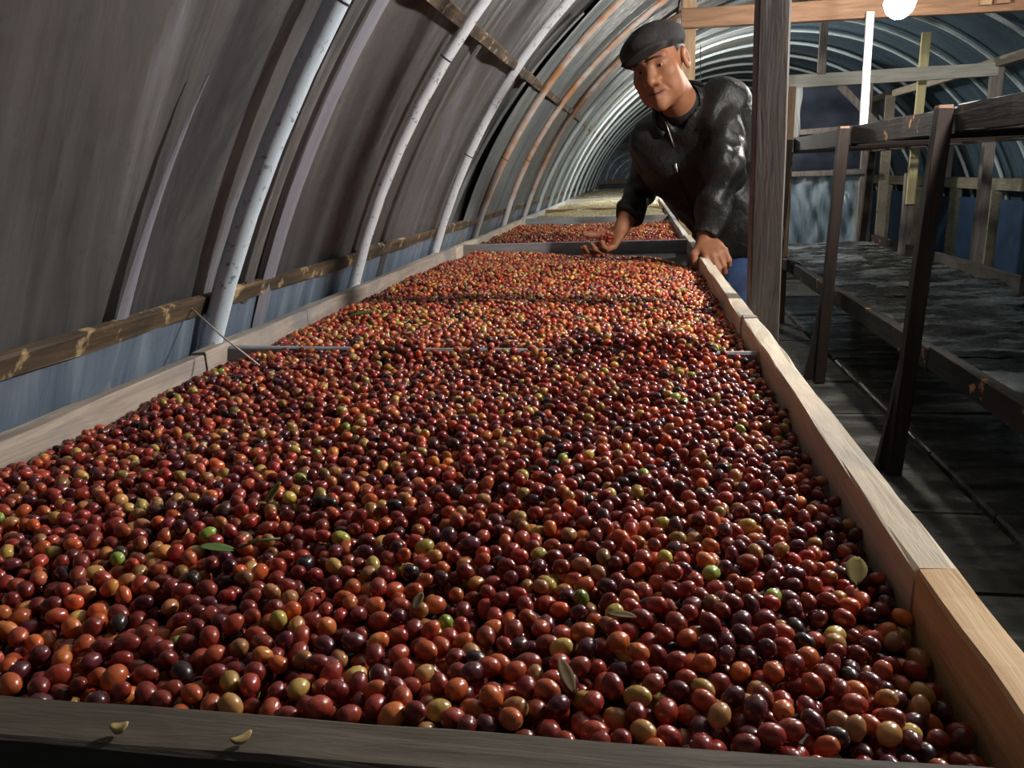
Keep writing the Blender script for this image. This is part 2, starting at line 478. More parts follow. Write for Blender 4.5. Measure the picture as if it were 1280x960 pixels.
# ------------------------------------------------------------------ drying bed
RIM = .85
XL, XR = -.715, .187           # inner faces of the side boards
bed = thing('drying_bed', (-.26, .32, 0), 'long raised wooden drying bed with cross boards, heaped with coffee cherries', 'drying bed')
def board(x, y0, y1, mat, z=RIM, h=.10, t=.027, name='side_board', rough=.0016, segs=None):
    return plank(name, (x, y0, z - h / 2), (x, y1, z - h / 2), h, t, mat, bed, side=(0, 0, 1), segs=segs or max(6, int((y1 - y0) * 14)), rough=rough, cham=.002)
xr = XR + .0135
board(xr + .0005, .30, .522, M['board_warm'], rough=.0012)
board(xr, .526, 1.478, M['board_pale'], z=RIM - .001, rough=.0028)
board(xr - .003, 1.482, 2.30, M['board_pale'], z=RIM + .001, rough=.002)
board(xr - .005, 2.304, 3.40, M['board_pale'], rough=.0015)
board(xr - .012, 3.404, 5.2, M['divider_white'], h=.09, t=.022)
board(xr - .012, 5.204, 8.2, M['board_pale'], h=.09, t=.022)
board(xr - .012, 8.204, 12.6, M['board_pale'], h=.09, t=.022)
mk('board_joint', *plank_geo((xr, 1.468, RIM - .049), (xr, 1.496, RIM - .049), .102, .030, side=(0, 0, 1), segs=2), M['board_grey'], bed)
xl = XL - .012
board(xl, .28, 1.18, M['board_left'])
board(xl + .001, 1.184, 1.60, M['board_left'], z=RIM + .004)
board(xl - .0005, 1.604, 3.05, M['board_left'], z=RIM + .004)
board(xl, 3.054, 5.0, M['board_pale'])
board(xl - .001, 5.004, 8.4, M['divider_white'])
board(xl - .001, 8.404, 12.6, M['board_pale'])
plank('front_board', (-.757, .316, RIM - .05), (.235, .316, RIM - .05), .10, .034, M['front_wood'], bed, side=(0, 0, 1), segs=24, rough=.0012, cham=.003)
DIV1 = 1.262
def cross(y, mat, z=RIM, h=.075, t=.018, x0=XL, x1=XR, zl=0.0):
    return plank('cross_board', (x0 + .002, y, z - h / 2 + zl), (x1 - .004, y, z - h / 2), h, t, mat, bed, side=(0, 0, 1), segs=14, rough=.001)
cross(DIV1, M['divider'], z=RIM - .016, zl=.014)
cross(3.20, M['divider'], z=RIM)
cross(5.05, M['divider'], z=RIM - .004)
cross(6.15, M['divider_brown'], z=RIM)
cross(7.9, M['divider_white'], z=RIM + .012)
cross(12.5, M['divider_white'], z=RIM)
TRAY = .798
for i, (ya, yb) in enumerate(((.335, 1.25), (1.275, 3.19), (3.212, 5.04), (5.06, 6.14), (6.16, 7.89), (7.91, 12.49))):
    plank('tray_bottom', ((XL + XR) / 2, ya, TRAY - .006), ((XL + XR) / 2, yb, TRAY - .006), XR - XL - .004, .012, M['tray_net'], bed, side=(1, 0, 0), segs=6, rough=.0005)
for y in (.45, 1.9, 3.4, 5.0, 6.6, 8.2, 9.8, 11.4):
    for x in (XL - .012, XR + .008):
        plank('leg', (x, y, 0), (x, y, RIM - .105), .05, .04, M['board_grey'], bed, segs=3)
    plank('bearer', (XL - .02, y, TRAY - .035), (XR + .02, y, TRAY - .035), .05, .04, M['board_grey'], bed, side=(0, 0, 1), segs=4)

# ------------------------------------------------------------------ coffee cherries
def DK(u):
    return .002 if u < .27 else (.017 if u < .40 else (.007 if u < .66 else .022))
def H(x, y):
    """height of the heap surface"""
    u = (x - XL) / (XR - XL)
    h = .842 + .006 * wob(x * 7, y * 5) + .004 * wob(x * 17, y * 13, 2)
    h -= .024 * math.exp(-(u / .04) ** 2)                       # along the left board
    r0 = .84 if y < 1.3 else .83
    if u > r0: h -= .027 * min(1, (u - r0) / (.985 - r0)) ** 1.1       # falls away to the right board
    if y < DIV1:
        h += .004 * math.exp(-((y - .34) / .06) ** 2)
        k = math.exp(-((y - DIV1) / .05) ** 2)
        h += k * DK(u)
    elif y < 3.2:
        k = math.exp(-((y - DIV1) / .05) ** 2)
        h += k * DK(u)
        h -= .040 * max(0, min(1, (y - 2.45) / .6)) * (0.35 + .65 * min(1, u * 1.4))
    else:
        h = .830 + .006 * wob(x * 9, y * 5)
    return h

CELL = .02
def deposit(x0, x1, y0, y1, r_lo, r_hi, tries, K, seed):
    g = random.Random(seed); cells = {}
    out = []
    gx, gy = g.uniform, g.uniform
    for _ in range(tries):
        r = r_lo + (r_hi - r_lo) * (g.random() + g.random() + g.random()) / 3
        bx, by = g.uniform(x0 + r, x1 - r), g.uniform(y0 + r, y1 - r)
        best = None
        for k in range(K):
            x = bx if k == 0 else min(max(bx + g.uniform(-.008, .008), x0 + r), x1 - r)
            y = by if k == 0 else min(max(by + g.uniform(-.008, .008), y0 + r), y1 - r)
            z = TRAY + r
            ay = abs(y - DIV1) - .009
            if ay < r:
                z = max(z, RIM - .004 + (r if ay <= 0 else math.sqrt(max(0, r * r - ay * ay))))
            ci, cj = int(x / CELL + 1000), int(y / CELL + 1000)
            for i in (ci - 1, ci, ci + 1):
                for j in (cj - 1, cj, cj + 1):
                    for (qx, qy, qz, qr) in cells.get((i, j), ()):
                        dx = qx - x; dy = qy - y; s = qr + r; d2 = dx * dx + dy * dy
                        if d2 < s * s:
                            zz = qz + math.sqrt(s * s - d2)
                            if zz > z: z = zz
            if best is None or z < best[2]: best = (x, y, z, r)
        if best[2] + r * .55 < H(best[0], best[1]):
            out.append(best)
            cells.setdefault((int(best[0] / CELL + 1000), int(best[1] / CELL + 1000)), []).append(best)
    return np.array(out)

near = deposit(XL, XR, .335, DIV1 + .03, .0053, .0076, 26000, 5, 3)
mid = deposit(XL, XR, DIV1 + .005, 3.188, .0053, .0076, 44000, 4, 4)
far = deposit(XL, XR - .01, 3.22, 4.75, .0056, .0076, 15000, 2, 5)

def unit_sphere(nu, nv):
    V = [(0, 0, 1.0)]
    for i in range(1, nv):
        a = math.pi * i / nv
        for j in range(nu):
            b = 2 * math.pi * (j + .5 * (i % 2)) / nu
            V.append((math.sin(a) * math.cos(b), math.sin(a) * math.sin(b), math.cos(a)))
    V.append((0, 0, -1.0)); Fc = []
    for j in range(nu):
        Fc.append((0, 1 + j, 1 + (j + 1) % nu))
        for i in range(nv - 2):
            a, b = 1 + i * nu + j, 1 + i * nu + (j + 1) % nu
            Fc.append((a, a + nu, b)); Fc.append((b, a + nu, b + nu))
        k = 1 + (nv - 2) * nu
        Fc.append((len(V) - 1, k + (j + 1) % nu, k + j))
    return np.array(V), np.array(Fc)
def cherry_shape(V):
    """oval fruit: slightly pointed stalk end, dimpled blossom end"""
    v = V.copy()
    v[:, 2] *= 1.24
    top = v[:, 2] > 1.08
    v[:, 0] *= 1 - .06 * np.clip(-v[:, 2], 0, 1); v[:, 1] *= 1 - .06 * np.clip(-v[:, 2], 0, 1)
    v[top, 2] -= .10
    v[:, 0] *= .94; v[:, 1] *= .97
    return v
def rand_rot(n, g):
    """long axis mostly lying down"""
    az = g.uniform(0, 2 * np.pi, n); el = g.normal(0, .45, n); rl = g.uniform(0, 2 * np.pi, n)
    ax = np.stack([np.cos(el) * np.cos(az), np.cos(el) * np.sin(az), np.sin(el)], 1)
    h = np.where(np.abs(ax[:, 2:3]) < .9, np.array([[0, 0, 1.0]]), np.array([[1.0, 0, 0]]))
    s = np.cross(ax, h); s /= np.linalg.norm(s, axis=1, keepdims=True); t = np.cross(ax, s)
    c, d = np.cos(rl)[:, None], np.sin(rl)[:, None]
    return np.stack([s * c + t * d, -s * d + t * c, ax], 2)       # columns
BASE = np.array([c[1] for c in CLS]); BLUSH = np.array([c[2] for c in CLS])
def pick_class(P, g):
    y = P[:, 1]; w = np.clip((y - 1.15) / .35, 0, 1)[:, None]
    pn = np.array([c[3] for c in CLS]); pm = np.array([c[4] for c in CLS])
    pr = pn / pn.sum() * (1 - w) + pm / pm.sum() * w
    # purple fruit lie thicker towards the right board
    k = np.clip((P[:, 0] + .15) / .3, 0, 1)
    pr[:, 2] *= 1 + 1.2 * k * (1 - w[:, 0]); pr /= pr.sum(1, keepdims=True)
    return (pr.cumsum(1) > g.random(len(P))[:, None]).argmax(1)
def heap(name, P, cls, Rm, res, label, g, mat=None):
    V, Fc = unit_sphere(*res); V = cherry_shape(V)
    n = len(P)
    sc = P[:, 3][:, None, None] * .985
    W = np.einsum('nij,kj->nki', Rm, V) * sc + P[:, None, :3]
    faces = (Fc[None] + (np.arange(n) * len(V))[:, None, None]).reshape(-1, 3)
    o = mk(name, W.reshape(-1, 3), faces, mat or M['cherry_heap'], smooth=True, origin=((XL + XR) / 2, P[:, 1].mean(), TRAY))
    val = g.uniform(.65, 1.35, n)[:, None] * (1 + g.normal(0, .08, (n, 3)))
    b0 = BASE[cls] * val; b1 = BLUSH[cls] * val
    ph = g.uniform(-1, 1, (n, 3)); ph /= np.linalg.norm(ph, axis=1, keepdims=True)
    t = np.clip((np.einsum('kj,nj->nk', V, ph) + g.uniform(-.9, .5, n)[:, None]) * 1.2, 0, 1)[..., None]
    c = b0[:, None] * (1 - t) + b1[:, None] * t
    rgba = np.ones((n * len(V), 4), np.float32); rgba[:, :3] = c.reshape(-1, 3)
    at = o.data.attributes.new('col', 'FLOAT_COLOR', 'POINT')
    at.data.foreach_set('color', rgba.ravel())
    return props(o, label, 'coffee cherries', kind='stuff')

# the fruit that show largest become objects of their own
def project(P):
    c = (P - CAM) @ R
    return 640 + F_PX * c[:, 0] / c[:, 2], 480 + F_PX * c[:, 1] / c[:, 2], c[:, 2]
px, py, dep = project(near[:, :3])
front_line = 868 + px * .0744
ok = (px > 8) & (px < 1272) & (py < front_line - 6) & (py < 950)
cover = np.zeros(len(near), bool)
cand = np.where(ok & (near[:, 1] < .62))[0]
eye = CAM
for i in cand:
    p = near[i, :3]; d = unit(eye - p)
    q = near[cand][:, :3] - p; s = q @ d
    off = np.linalg.norm(q - s[:, None] * d, axis=1)
    hide = (s > .004) & (off < near[i, 3] * .75)
    cover[i] = hide.any()
good = np.array([i for i in cand if not cover[i]])
size = near[good, 3] / dep[good]
N_IND = 284
sel = good[np.argsort(-size)[:N_IND]]
g0 = np.random.default_rng(21)
cls_near = pick_class(near, g0); rot_near = rand_rot(len(near), g0)
PV, PF = unit_sphere(18, 12); PV = cherry_shape(PV)
cherry_me = {}
for k, c in enumerate(CLS):
    me = bpy.data.meshes.new('coffee_cherry'); me.from_pydata([tuple(v) for v in PV], [], [tuple(f) for f in PF])
    me.polygons.foreach_set('use_smooth', [True] * len(me.polygons)); me.materials.append(M['cherry_' + c[0]]); cherry_me[k] = me
sv = [(.17 * math.cos(a), .17 * math.sin(a), 1.10) for a in np.linspace(0, 2 * math.pi, 8, endpoint=False)] + [(.10 * math.cos(a), .10 * math.sin(a), 1.145) for a in np.linspace(0, 2 * math.pi, 8, endpoint=False)]
sf = [(j, (j + 1) % 8, 8 + (j + 1) % 8, 8 + j) for j in range(8)] + [tuple(range(8, 16))]
scar_me = bpy.data.meshes.new('blossom_scar'); scar_me.from_pydata(sv, [], sf); scar_me.materials.append(M['scar'])
LAB = ['glossy crimson coffee cherry', 'dark red coffee cherry', 'dark purple ripe coffee cherry', 'orange-red coffee cherry', 'tan brown coffee cherry', 'olive yellow half-ripe coffee cherry', 'bright green unripe coffee cherry', 'blackened coffee cherry']
def one_cherry(p, r, rot, k, label, group):
    o = bpy.data.objects.new('coffee_cherry', cherry_me[k]); COL.objects.link(o)
    mm = Matrix.Identity(4)
    for a in range(3):
        for b in range(3): mm[a][b] = rot[a][b] * r * .985
        mm[a][3] = p[a]
    o.matrix_world = mm
    s = bpy.data.objects.new('blossom_scar', scar_me); COL.objects.link(s); s.parent = o
    return props(o, label, 'coffee cherry', group)
r33, r66 = np.quantile(near[sel, 3], [.33, .67])
for i in sel:
    k = int(cls_near[i]); x_, y_, _, r_ = near[i]
    sz = 'small' if r_ < r33 else ('large' if r_ > r66 else 'medium-sized')
    if y_ < .352: pl_ = 'pressed against the front board'
    elif x_ > .06: pl_ = 'in the front heap towards the right side board'
    elif x_ < -.22: pl_ = 'in the front heap towards the left side board'
    else: pl_ = 'midway across the front heap'
    one_cherry(near[i, :3], near[i, 3], rot_near[i], k, sz + ' ' + LAB[k] + ' ' + pl_, sz + ' ' + CLS[k][0] + ' cherries ' + pl_)
rest = np.setdiff1d(np.arange(len(near)), sel)
fr = near[rest, 1] < .75
heap('coffee_cherries', near[rest][fr], cls_near[rest][fr], rot_near[rest][fr], (10, 7), 'heap of wet red coffee cherries filling the front of the drying bed', g0)
heap('coffee_cherries', near[rest][~fr], cls_near[rest][~fr], rot_near[rest][~fr], (8, 5), 'heap of mixed red coffee cherries up to the first cross board', g0)
cm = pick_class(mid, g0)
heap('coffee_cherries', mid, cm, rand_rot(len(mid), g0), (7, 5), 'heap of orange-red coffee cherries between the first and second cross boards', g0)
cf = pick_class(far - np.array([0, 2.6, 0, 0]), g0)
heap('coffee_cherries', far, cf, rand_rot(len(far), g0), (5, 3), 'layer of dark coffee cherries beyond the second cross board', g0)

def beans(name, y0, y1, z, n, label, mat, r=.0075):
    V, Fc = unit_sphere(5, 3); V = V * np.array([.8, .6, 1.1])
    g = np.random.default_rng(5)
    P = np.stack([g.uniform(XL + .02, XR - .03, n), g.uniform(y0, y1, n), np.zeros(n)], 1)
    P[:, 2] = [z + .012 * wob(a * 8, b * 4) - .02 * (abs(a - (XL + XR) / 2) / .45) ** 4 for a, b, _ in P]
    P[:, 2] += g.uniform(-.006, .003, n)
    W = np.einsum('nij,kj->nki', rand_rot(n, g), V) * r + P[:, None, :]
    faces = (Fc[None] + (np.arange(n) * len(V))[:, None, None]).reshape(-1, 3)
    o = mk(name, W.reshape(-1, 3), faces, mat, smooth=True, origin=((XL + XR) / 2, (y0 + y1) / 2, TRAY))
    return props(o, label, 'coffee beans', kind='stuff')
def bean_bed(y0, y1, z, mat, label, cat):
    V, Fc = grid_geo(lambda u, v: (XL + .01 + (XR - XL - .03) * u, y0 + (y1 - y0) * v, z - .008 + .012 * wob((XL + .9 * u) * 8, (y0 + (y1 - y0) * v) * 4) - .02 * abs(2 * u - 1) ** 4), 24, 24)
    return V, Fc
beans('coffee_beans', 5.08, 6.12, .835, 9000, 'pale cream coffee beans spread before the brown cross board', M['bean'])
beans('coffee_beans', 6.2, 7.85, .838, 9000, 'pale cream coffee beans spread beyond the brown cross board', M['bean'])
beans('coffee_beans', 7.95, 12.4, .845, 14000, 'dull beige drying beans beyond the white cross board', M['bean_dry'], .011)

# ------------------------------------------------------------------ posts and beams
def post(x, y, z0, z1, w, t, mat, label, lean=(0, 0)):
    o = plank('roof_post', (x, y, z0), (x + lean[0], y + lean[1], z1), w, t, mat, side=(1, 0, 0), segs=16, rough=.0012, cham=.003)
    return props(o, label, 'post')
zt = lambda x: CZ + math.sqrt(RAD ** 2 - (x - CX) ** 2)
post(.268, 1.72, 0, zt(.25) - .03, .060, .060, M['post'], 'weathered grey wooden roof post standing against the side of the bed', (-.022, 0))
post(.240, 4.40, 0, zt(.22) - .03, .070, .06, M['post_brown'], 'brown wooden roof post behind the man at the end of the brown beam')
cb = thing('cross_beam', (1.6, 4.35, 1.75), 'orange brown wooden beam across the tunnel behind the hanging bulb', 'beam')
plank('beam', (.20, 4.35, 1.838), (2.90, 4.35, 1.800), .09, .05, M['beam_brown'], cb, side=(0, 0, 1), segs=20)
plank('king_stud', (1.66, 4.31, 1.80), (1.66, 4.31, 2.20), .06, .05, M['beam_brown'], cb)
plank('king_stud', (1.59, 4.31, 1.80), (1.59, 4.31, 2.20), .05, .03, M['post_brown'], cb)
tb = thing('tie_beam', (1.65, 6.02, 1.65), 'pale grey wooden tie beam further down the tunnel', 'beam')
plank('beam', (.95, 6.02, 1.665), (2.34, 6.02, 1.672), .085, .04, M['beam_pale'], tb, side=(0, 0, 1), segs=14)
plank('stud', (1.22, 6.0, 1.70), (1.22, 6.0, zt(1.22) - .03), .05, .04, M['stud'], tb)
plank('brace', (1.36, 6.06, 1.63), (1.62, 6.06, 1.36), .045, .03, M['stud'], tb)
pl = plank('purlin', (2.34, 2.2, 1.715), (2.34, 9.0, 1.715), .06, .05, M['beam_paley'], side=(0, 0, 1), segs=16)
props(pl, 'weathered purlin running lengthwise under the right side of the roof', 'beam')
for k, y in enumerate((6.05, 8.9)):
    props(plank('purlin_post', (2.35, y, 0), (2.35, y, 1.685), .07, .06, M['stud'], segs=8), ['grey post under the purlin beside the pale tie beam', 'grey post under the far end of the purlin'][k], 'post')
ws = plank('glare_batten', (1.036, 4.10, 1.275), (1.080, 4.30, 1.80), .034, .02, M['batten_glare'], side=(1, 0, 0), segs=6)
props(ws, 'bright white batten standing on the rack rail beneath the bulb', 'batten')
yp = thing('sistered_post', (1.87, 6.3, 0), 'fresh yellow wooden post fixed to an older grey post', 'post')
plank('grey_post', (1.96, 6.36, 0), (1.96, 6.36, 1.02), .07, .06, M['stud'], yp)
plank('yellow_batten', (1.955, 6.30, .80), (1.965, 6.30, 1.965), .058, .03, M['yellow_wood'], yp, side=(1, 0, 0))
sl = plank('rack_lath', (1.02, 5.93, 0), (1.02, 5.93, 1.625), .05, .04, M['post_brown'], segs=8)
props(sl, 'brown upright lath carrying the near end of the pale tie beam', 'post')
wsx = mk('plastic_strip', *grid_geo(lambda u, v: (1.045 + .05 * u + .006 * math.sin(9 * v), 5.985 + .012 * math.sin(7 * u + 5 * v), 1.29 + .34 * v), 8, 16), M['film_white'], smooth=True)
sm = wsx.modifiers.new('thickness', 'SOLIDIFY'); sm.thickness = .003
props(wsx, 'crumpled white plastic strip hanging from the pale tie beam', 'plastic strip')

# partition further down
pt = thing('partition', (1.7, 8.2, 0), 'dark navy tarpaulin partition in a wooden frame beyond the tie beam', 'partition')
plank('frame_post', (1.36, 8.2, 0), (1.36, 8.2, 1.86), .06, .05, M['stud'], pt)
plank('frame_post', (2.10, 8.2, 0), (2.10, 8.2, 1.86), .06, .05, M['stud'], pt)
plank('frame_post', (2.30, 8.24, 0), (2.30, 8.24, 1.70), .09, .05, M['beam_paley'], pt)
plank('frame_rail', (1.33, 8.17, 1.40), (2.13, 8.17, 1.42), .05, .03, M['stud'], pt, side=(0, 0, 1))
plank('frame_rail', (1.33, 8.17, 1.84), (2.13, 8.17, 1.84), .05, .03, M['stud'], pt, side=(0, 0, 1))
plank('frame_rail', (1.33, 8.17, 1.02), (2.13, 8.17, 1.02), .05, .03, M['stud'], pt, side=(0, 0, 1))
mk('tarpaulin', *grid_geo(lambda u, v: (1.37 + .72 * u, 8.21 + .01 * wob(u * 6, v * 6), 1.05 + .78 * v), 12, 12), M['tarp_navy'], pt, smooth=True)
mk('plastic_panel', *grid_geo(lambda u, v: (1.37 + .72 * u, 8.21 + .022 * wob(u * 13, v * 5, 3), .25 + .75 * v), 40, 20), M['film_clear'], pt, smooth=True)

# low timber frame along the right film
sf_ = thing('side_frame', (3.1, 6, 0), 'mossy low timber frame with blue panels along the right-hand film', 'frame')
for k in range(5):
    plank('rail', (3.06, 2.2 + 2.2 * k, .88), (3.06, 4.396 + 2.2 * k, .88), .10, .05, M['moss_wood'], sf_, side=(0, 0, 1))
fy = [2.6, 3.6, 4.7, 5.8, 6.7, 7.6, 8.5, 9.6, 10.7, 11.8, 12.9]
for y in fy:
    plank('frame_post', (3.05, y, 0), (3.05, y, .83), .09, .07, M['moss_wood'], sf_)
    plank('stud', (2.99, y + .1, .93), (2.99, y + .1, 1.38), .06, .05, M['stud'], sf_)
for ya, yb in zip(fy[:-1], fy[1:]):
    plank('blue_panel', (3.08, ya + .06, .44), (3.08, yb - .06, .44), .62 + rnd.uniform(-.05, .05), .012, M['tarp_blue'], sf_, side=(0, 0, 1), segs=3)

# ------------------------------------------------------------------ drying rack on the right
rk = thing('drying_rack', (1.5, 4.5, 0), 'dark stained two-tier timber drying rack beside the aisle', 'rack')
RX0, RX1 = .985, 1.93
RY = [1.55, 2.92, 4.25, 5.75, 7.3]
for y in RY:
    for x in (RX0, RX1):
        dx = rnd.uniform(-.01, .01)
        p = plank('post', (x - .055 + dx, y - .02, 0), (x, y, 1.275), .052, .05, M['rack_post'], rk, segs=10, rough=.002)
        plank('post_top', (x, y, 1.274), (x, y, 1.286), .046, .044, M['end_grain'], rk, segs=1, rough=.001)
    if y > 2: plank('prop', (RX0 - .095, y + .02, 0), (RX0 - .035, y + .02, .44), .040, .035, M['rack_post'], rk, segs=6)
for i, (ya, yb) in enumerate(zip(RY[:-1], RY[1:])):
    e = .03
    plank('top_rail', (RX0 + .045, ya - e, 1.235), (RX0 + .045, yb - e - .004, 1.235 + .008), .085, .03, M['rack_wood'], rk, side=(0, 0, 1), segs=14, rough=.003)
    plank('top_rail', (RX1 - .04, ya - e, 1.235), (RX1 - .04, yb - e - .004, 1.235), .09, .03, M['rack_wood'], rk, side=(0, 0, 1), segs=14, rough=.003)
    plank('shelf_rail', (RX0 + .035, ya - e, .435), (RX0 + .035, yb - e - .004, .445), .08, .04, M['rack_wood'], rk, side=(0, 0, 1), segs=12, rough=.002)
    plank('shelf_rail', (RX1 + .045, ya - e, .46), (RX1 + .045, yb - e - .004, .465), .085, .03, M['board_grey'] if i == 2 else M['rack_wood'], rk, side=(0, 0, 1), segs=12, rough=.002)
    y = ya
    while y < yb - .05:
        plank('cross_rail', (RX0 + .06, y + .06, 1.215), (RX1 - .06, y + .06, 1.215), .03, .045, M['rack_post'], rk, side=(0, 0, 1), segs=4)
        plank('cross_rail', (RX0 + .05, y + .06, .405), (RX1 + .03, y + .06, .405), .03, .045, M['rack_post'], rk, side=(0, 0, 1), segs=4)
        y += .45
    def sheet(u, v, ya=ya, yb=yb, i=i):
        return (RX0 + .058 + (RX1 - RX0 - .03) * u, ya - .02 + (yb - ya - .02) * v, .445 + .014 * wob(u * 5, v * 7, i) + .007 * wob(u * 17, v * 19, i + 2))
    if i < 2: mk('tier_shade', *grid_geo(lambda u, v, ya=ya, yb=yb: (RX0 + .065 + (RX1 - RX0 - .13) * u, ya - .02 + (yb - ya - .02) * v, 1.238 + .004 * wob(u * 5, v * 7)), 8, 10), M['tray_net'], rk, smooth=True)  # opaque sheet added on the near bays to shade shelf and aisle
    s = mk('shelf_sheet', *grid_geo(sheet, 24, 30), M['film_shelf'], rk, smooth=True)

# ------------------------------------------------------------------ hanging bulbs
def bulb(x, y, z, ztop, power, label, r=.058, col=(1.0, .95, .88)):
    root = thing('light_bulb', (x, y, z), label, 'bulb', 'bulbs hung along the tunnel')
    area = 4 * math.pi * r * r
    mat = emit('bulb_glow', col, power * BULB_W / (math.pi * area))
    prof = [(.012, -r), (r * .45, -r * .9), (r * .8, -r * .6), (r, 0), (r * .85, r * .5), (r * .5, r * 1.0), (.018, r * 1.35)]
    lathe('glass', prof, (x, y, z), mat, root)
    lathe('socket', [(.02, r * 1.35), (.02, r * 2.1), (.012, r * 2.4)], (x, y, z), M['socket'], root, 14)
    tube('cord', [(x, y, z + r * 2.4), (x + .005, y, (z + ztop) / 2 + .05), (x, y, ztop)], .004, M['wire'], root, 6)
bulb(.985, 3.50, 1.702, zt(.985), 18, 'glowing white bulb hanging before the orange brown beam')
bulb(1.16, 1.58, 1.72, zt(1.16), 40, 'glowing bulb hanging above the aisle beside the front of the bed')
bulb(.52, 7.6, 1.60, zt(.52), 22, 'glowing bulb hanging far down the tunnel behind the man')

# ------------------------------------------------------------------ the man: signed-distance modelling
def px_at(px, py, Y):
    d = R @ np.array([px - 640, py - 480, F_PX]); return CAM + d * (Y - CAM[1]) / d[1]
def s_cap(P, a, b, ra, rb):
    a = np.asarray(a, float); ab = np.asarray(b, float) - a
    t = np.clip(((P - a) @ ab) / (ab @ ab), 0, 1)
    return np.linalg.norm(P - a - t[:, None] * ab, axis=1) - (ra + (rb - ra) * t)
def s_ell(P, c, r, fr=None):
    q = P - np.asarray(c, float)
    if fr is not None: q = q @ fr                       # columns of fr are the axes
    r = np.asarray(r, float)
    k0 = np.linalg.norm(q / r, axis=1); k1 = np.linalg.norm(q / r ** 2, axis=1)
    return k0 * (k0 - 1) / np.maximum(k1, 1e-9)
def smin(a, b, k):
    h = np.maximum(k - np.abs(a - b), 0) / k
    return np.minimum(a, b) - h * h * k * .25
def smax(a, b, k):
    return -smin(-a, -b, k)
def chain(P, pts, rs, k=.02):
    d = None
    for i in range(len(pts) - 1):
        e = s_cap(P, pts[i], pts[i + 1], rs[i], rs[i + 1])
        d = e if d is None else smin(d, e, k)
    return d
def surface(fn, lo, hi, h, B=12):
    """surface nets on a grid that is only evaluated near the surface"""
    lo = np.array(lo, float); n = (np.ceil((np.array(hi) - lo) / h / B).astype(int)) * B
    nb = n // B
    bc = np.stack(np.meshgrid(*[np.arange(k) for k in nb], indexing='ij'), -1).reshape(-1, 3)
    cd = fn(lo + (bc + .5) * B * h)
    D = np.repeat(np.repeat(np.repeat(cd.reshape(nb), B, 0), B, 1), B, 2).astype(np.float32)
    act = bc[np.abs(cd) < B * h * .9 + .012]
    off = np.stack(np.meshgrid(*[np.arange(B)] * 3, indexing='ij'), -1).reshape(-1, 3)
    for s in range(0, len(act), 120):
        idx = (act[s:s + 120, None] * B + off[None]).reshape(-1, 3)
        D[idx[:, 0], idx[:, 1], idx[:, 2]] = fn(lo + idx * h)
    S = D < 0
    cnt = np.zeros(n - 1, np.int8)
    for a in (0, 1):
        for b in (0, 1):
            for c in (0, 1):
                cnt += S[a:n[0] - 1 + a, b:n[1] - 1 + b, c:n[2] - 1 + c]
    cells = np.argwhere((cnt > 0) & (cnt < 8))
    vid = np.full(n - 1, -1, np.int32); vid[cells[:, 0], cells[:, 1], cells[:, 2]] = np.arange(len(cells))
    acc = np.zeros((len(cells), 3)); num = np.zeros(len(cells))
    corners = [(a, b, c) for a in (0, 1) for b in (0, 1) for c in (0, 1)]
    for c0 in corners:
        for ax in range(3):
            if c0[ax]: continue
            c1 = list(c0); c1[ax] = 1
            i0 = cells + np.array(c0); i1 = cells + np.array(c1)
            d0 = D[i0[:, 0], i0[:, 1], i0[:, 2]]; d1 = D[i1[:, 0], i1[:, 1], i1[:, 2]]
            x = (d0 < 0) != (d1 < 0)
            t = d0[x] / (d0[x] - d1[x])
            p = np.tile(np.array(c0, float), (x.sum(), 1)); p[:, ax] += t
            acc[x] += p; num[x] += 1
    V = lo + (cells + acc / num[:, None]) * h
    Q = []
    for ax in range(3):
        u, v = [(1, 2), (2, 0), (0, 1)][ax]
        sl0 = [slice(1, -1)] * 3; sl1 = [slice(1, -1)] * 3
        sl0[ax] = slice(0, -1); sl1[ax] = slice(1, None)
        A, Bb = S[tuple(sl0)], S[tuple(sl1)]
        for flip, msk in ((False, A & ~Bb), (True, ~A & Bb)):
            e = np.argwhere(msk)
            for k in range(3):
                if k != ax: e[:, k] += 1
            def cell(du, dv):
                q = e.copy(); q[:, u] += du; q[:, v] += dv
                return vid[q[:, 0], q[:, 1], q[:, 2]]
            quad = np.stack([cell(-1, -1), cell(0, -1), cell(0, 0), cell(-1, 0)], 1)
            if flip: quad = quad[:, ::-1]
            Q.append(quad)
    Q = np.concatenate(Q); Q = Q[(Q >= 0).all(1)]
    return V, Q

# joints, in metres
hipR, hipL = np.array([.340, 2.99, .88]), np.array([.352, 2.83, .88])
kneR, kneL = np.array([.335, 3.01, .47]), np.array([.345, 2.82, .47])
ankR, ankL = np.array([.395, 3.03, .085]), np.array([.405, 2.80, .085])
cheR, cheL = np.array([.125, 2.84, 1.145]), np.array([.275, 2.79, 1.185])
shR, shL = np.array([.052, 2.835, 1.205]), np.array([.262, 2.755, 1.305])
elR, wrR = np.array([.020, 3.02, 1.075]), px_at(776, 287, 2.85)
elL, wrL = px_at(905, 212, 2.62), px_at(881, 299, 2.585)
neck0 = np.array([.150, 2.775, 1.285])
EM = px_at(812, 86, 2.53)                            # between the eyes
e_c = unit(CAM - EM); e_r = unit(R[:, 0] - e_c * (R[:, 0] @ e_c)); e_u = np.cross(e_c, e_r)
ro, ya, pi_ = math.radians(22), math.radians(-22), math.radians(1)
u0 = math.cos(ro) * e_u - math.sin(ro) * e_r; l0 = math.cos(ro) * e_r + math.sin(ro) * e_u
f1 = math.cos(ya) * e_c + math.sin(ya) * l0; l1 = math.cos(ya) * l0 - math.sin(ya) * e_c
f2 = math.cos(pi_) * f1 + math.sin(pi_) * u0; u2 = math.cos(pi_) * u0 - math.sin(pi_) * f1
HC = EM - f2 * .082                                  # head centre, at eye level
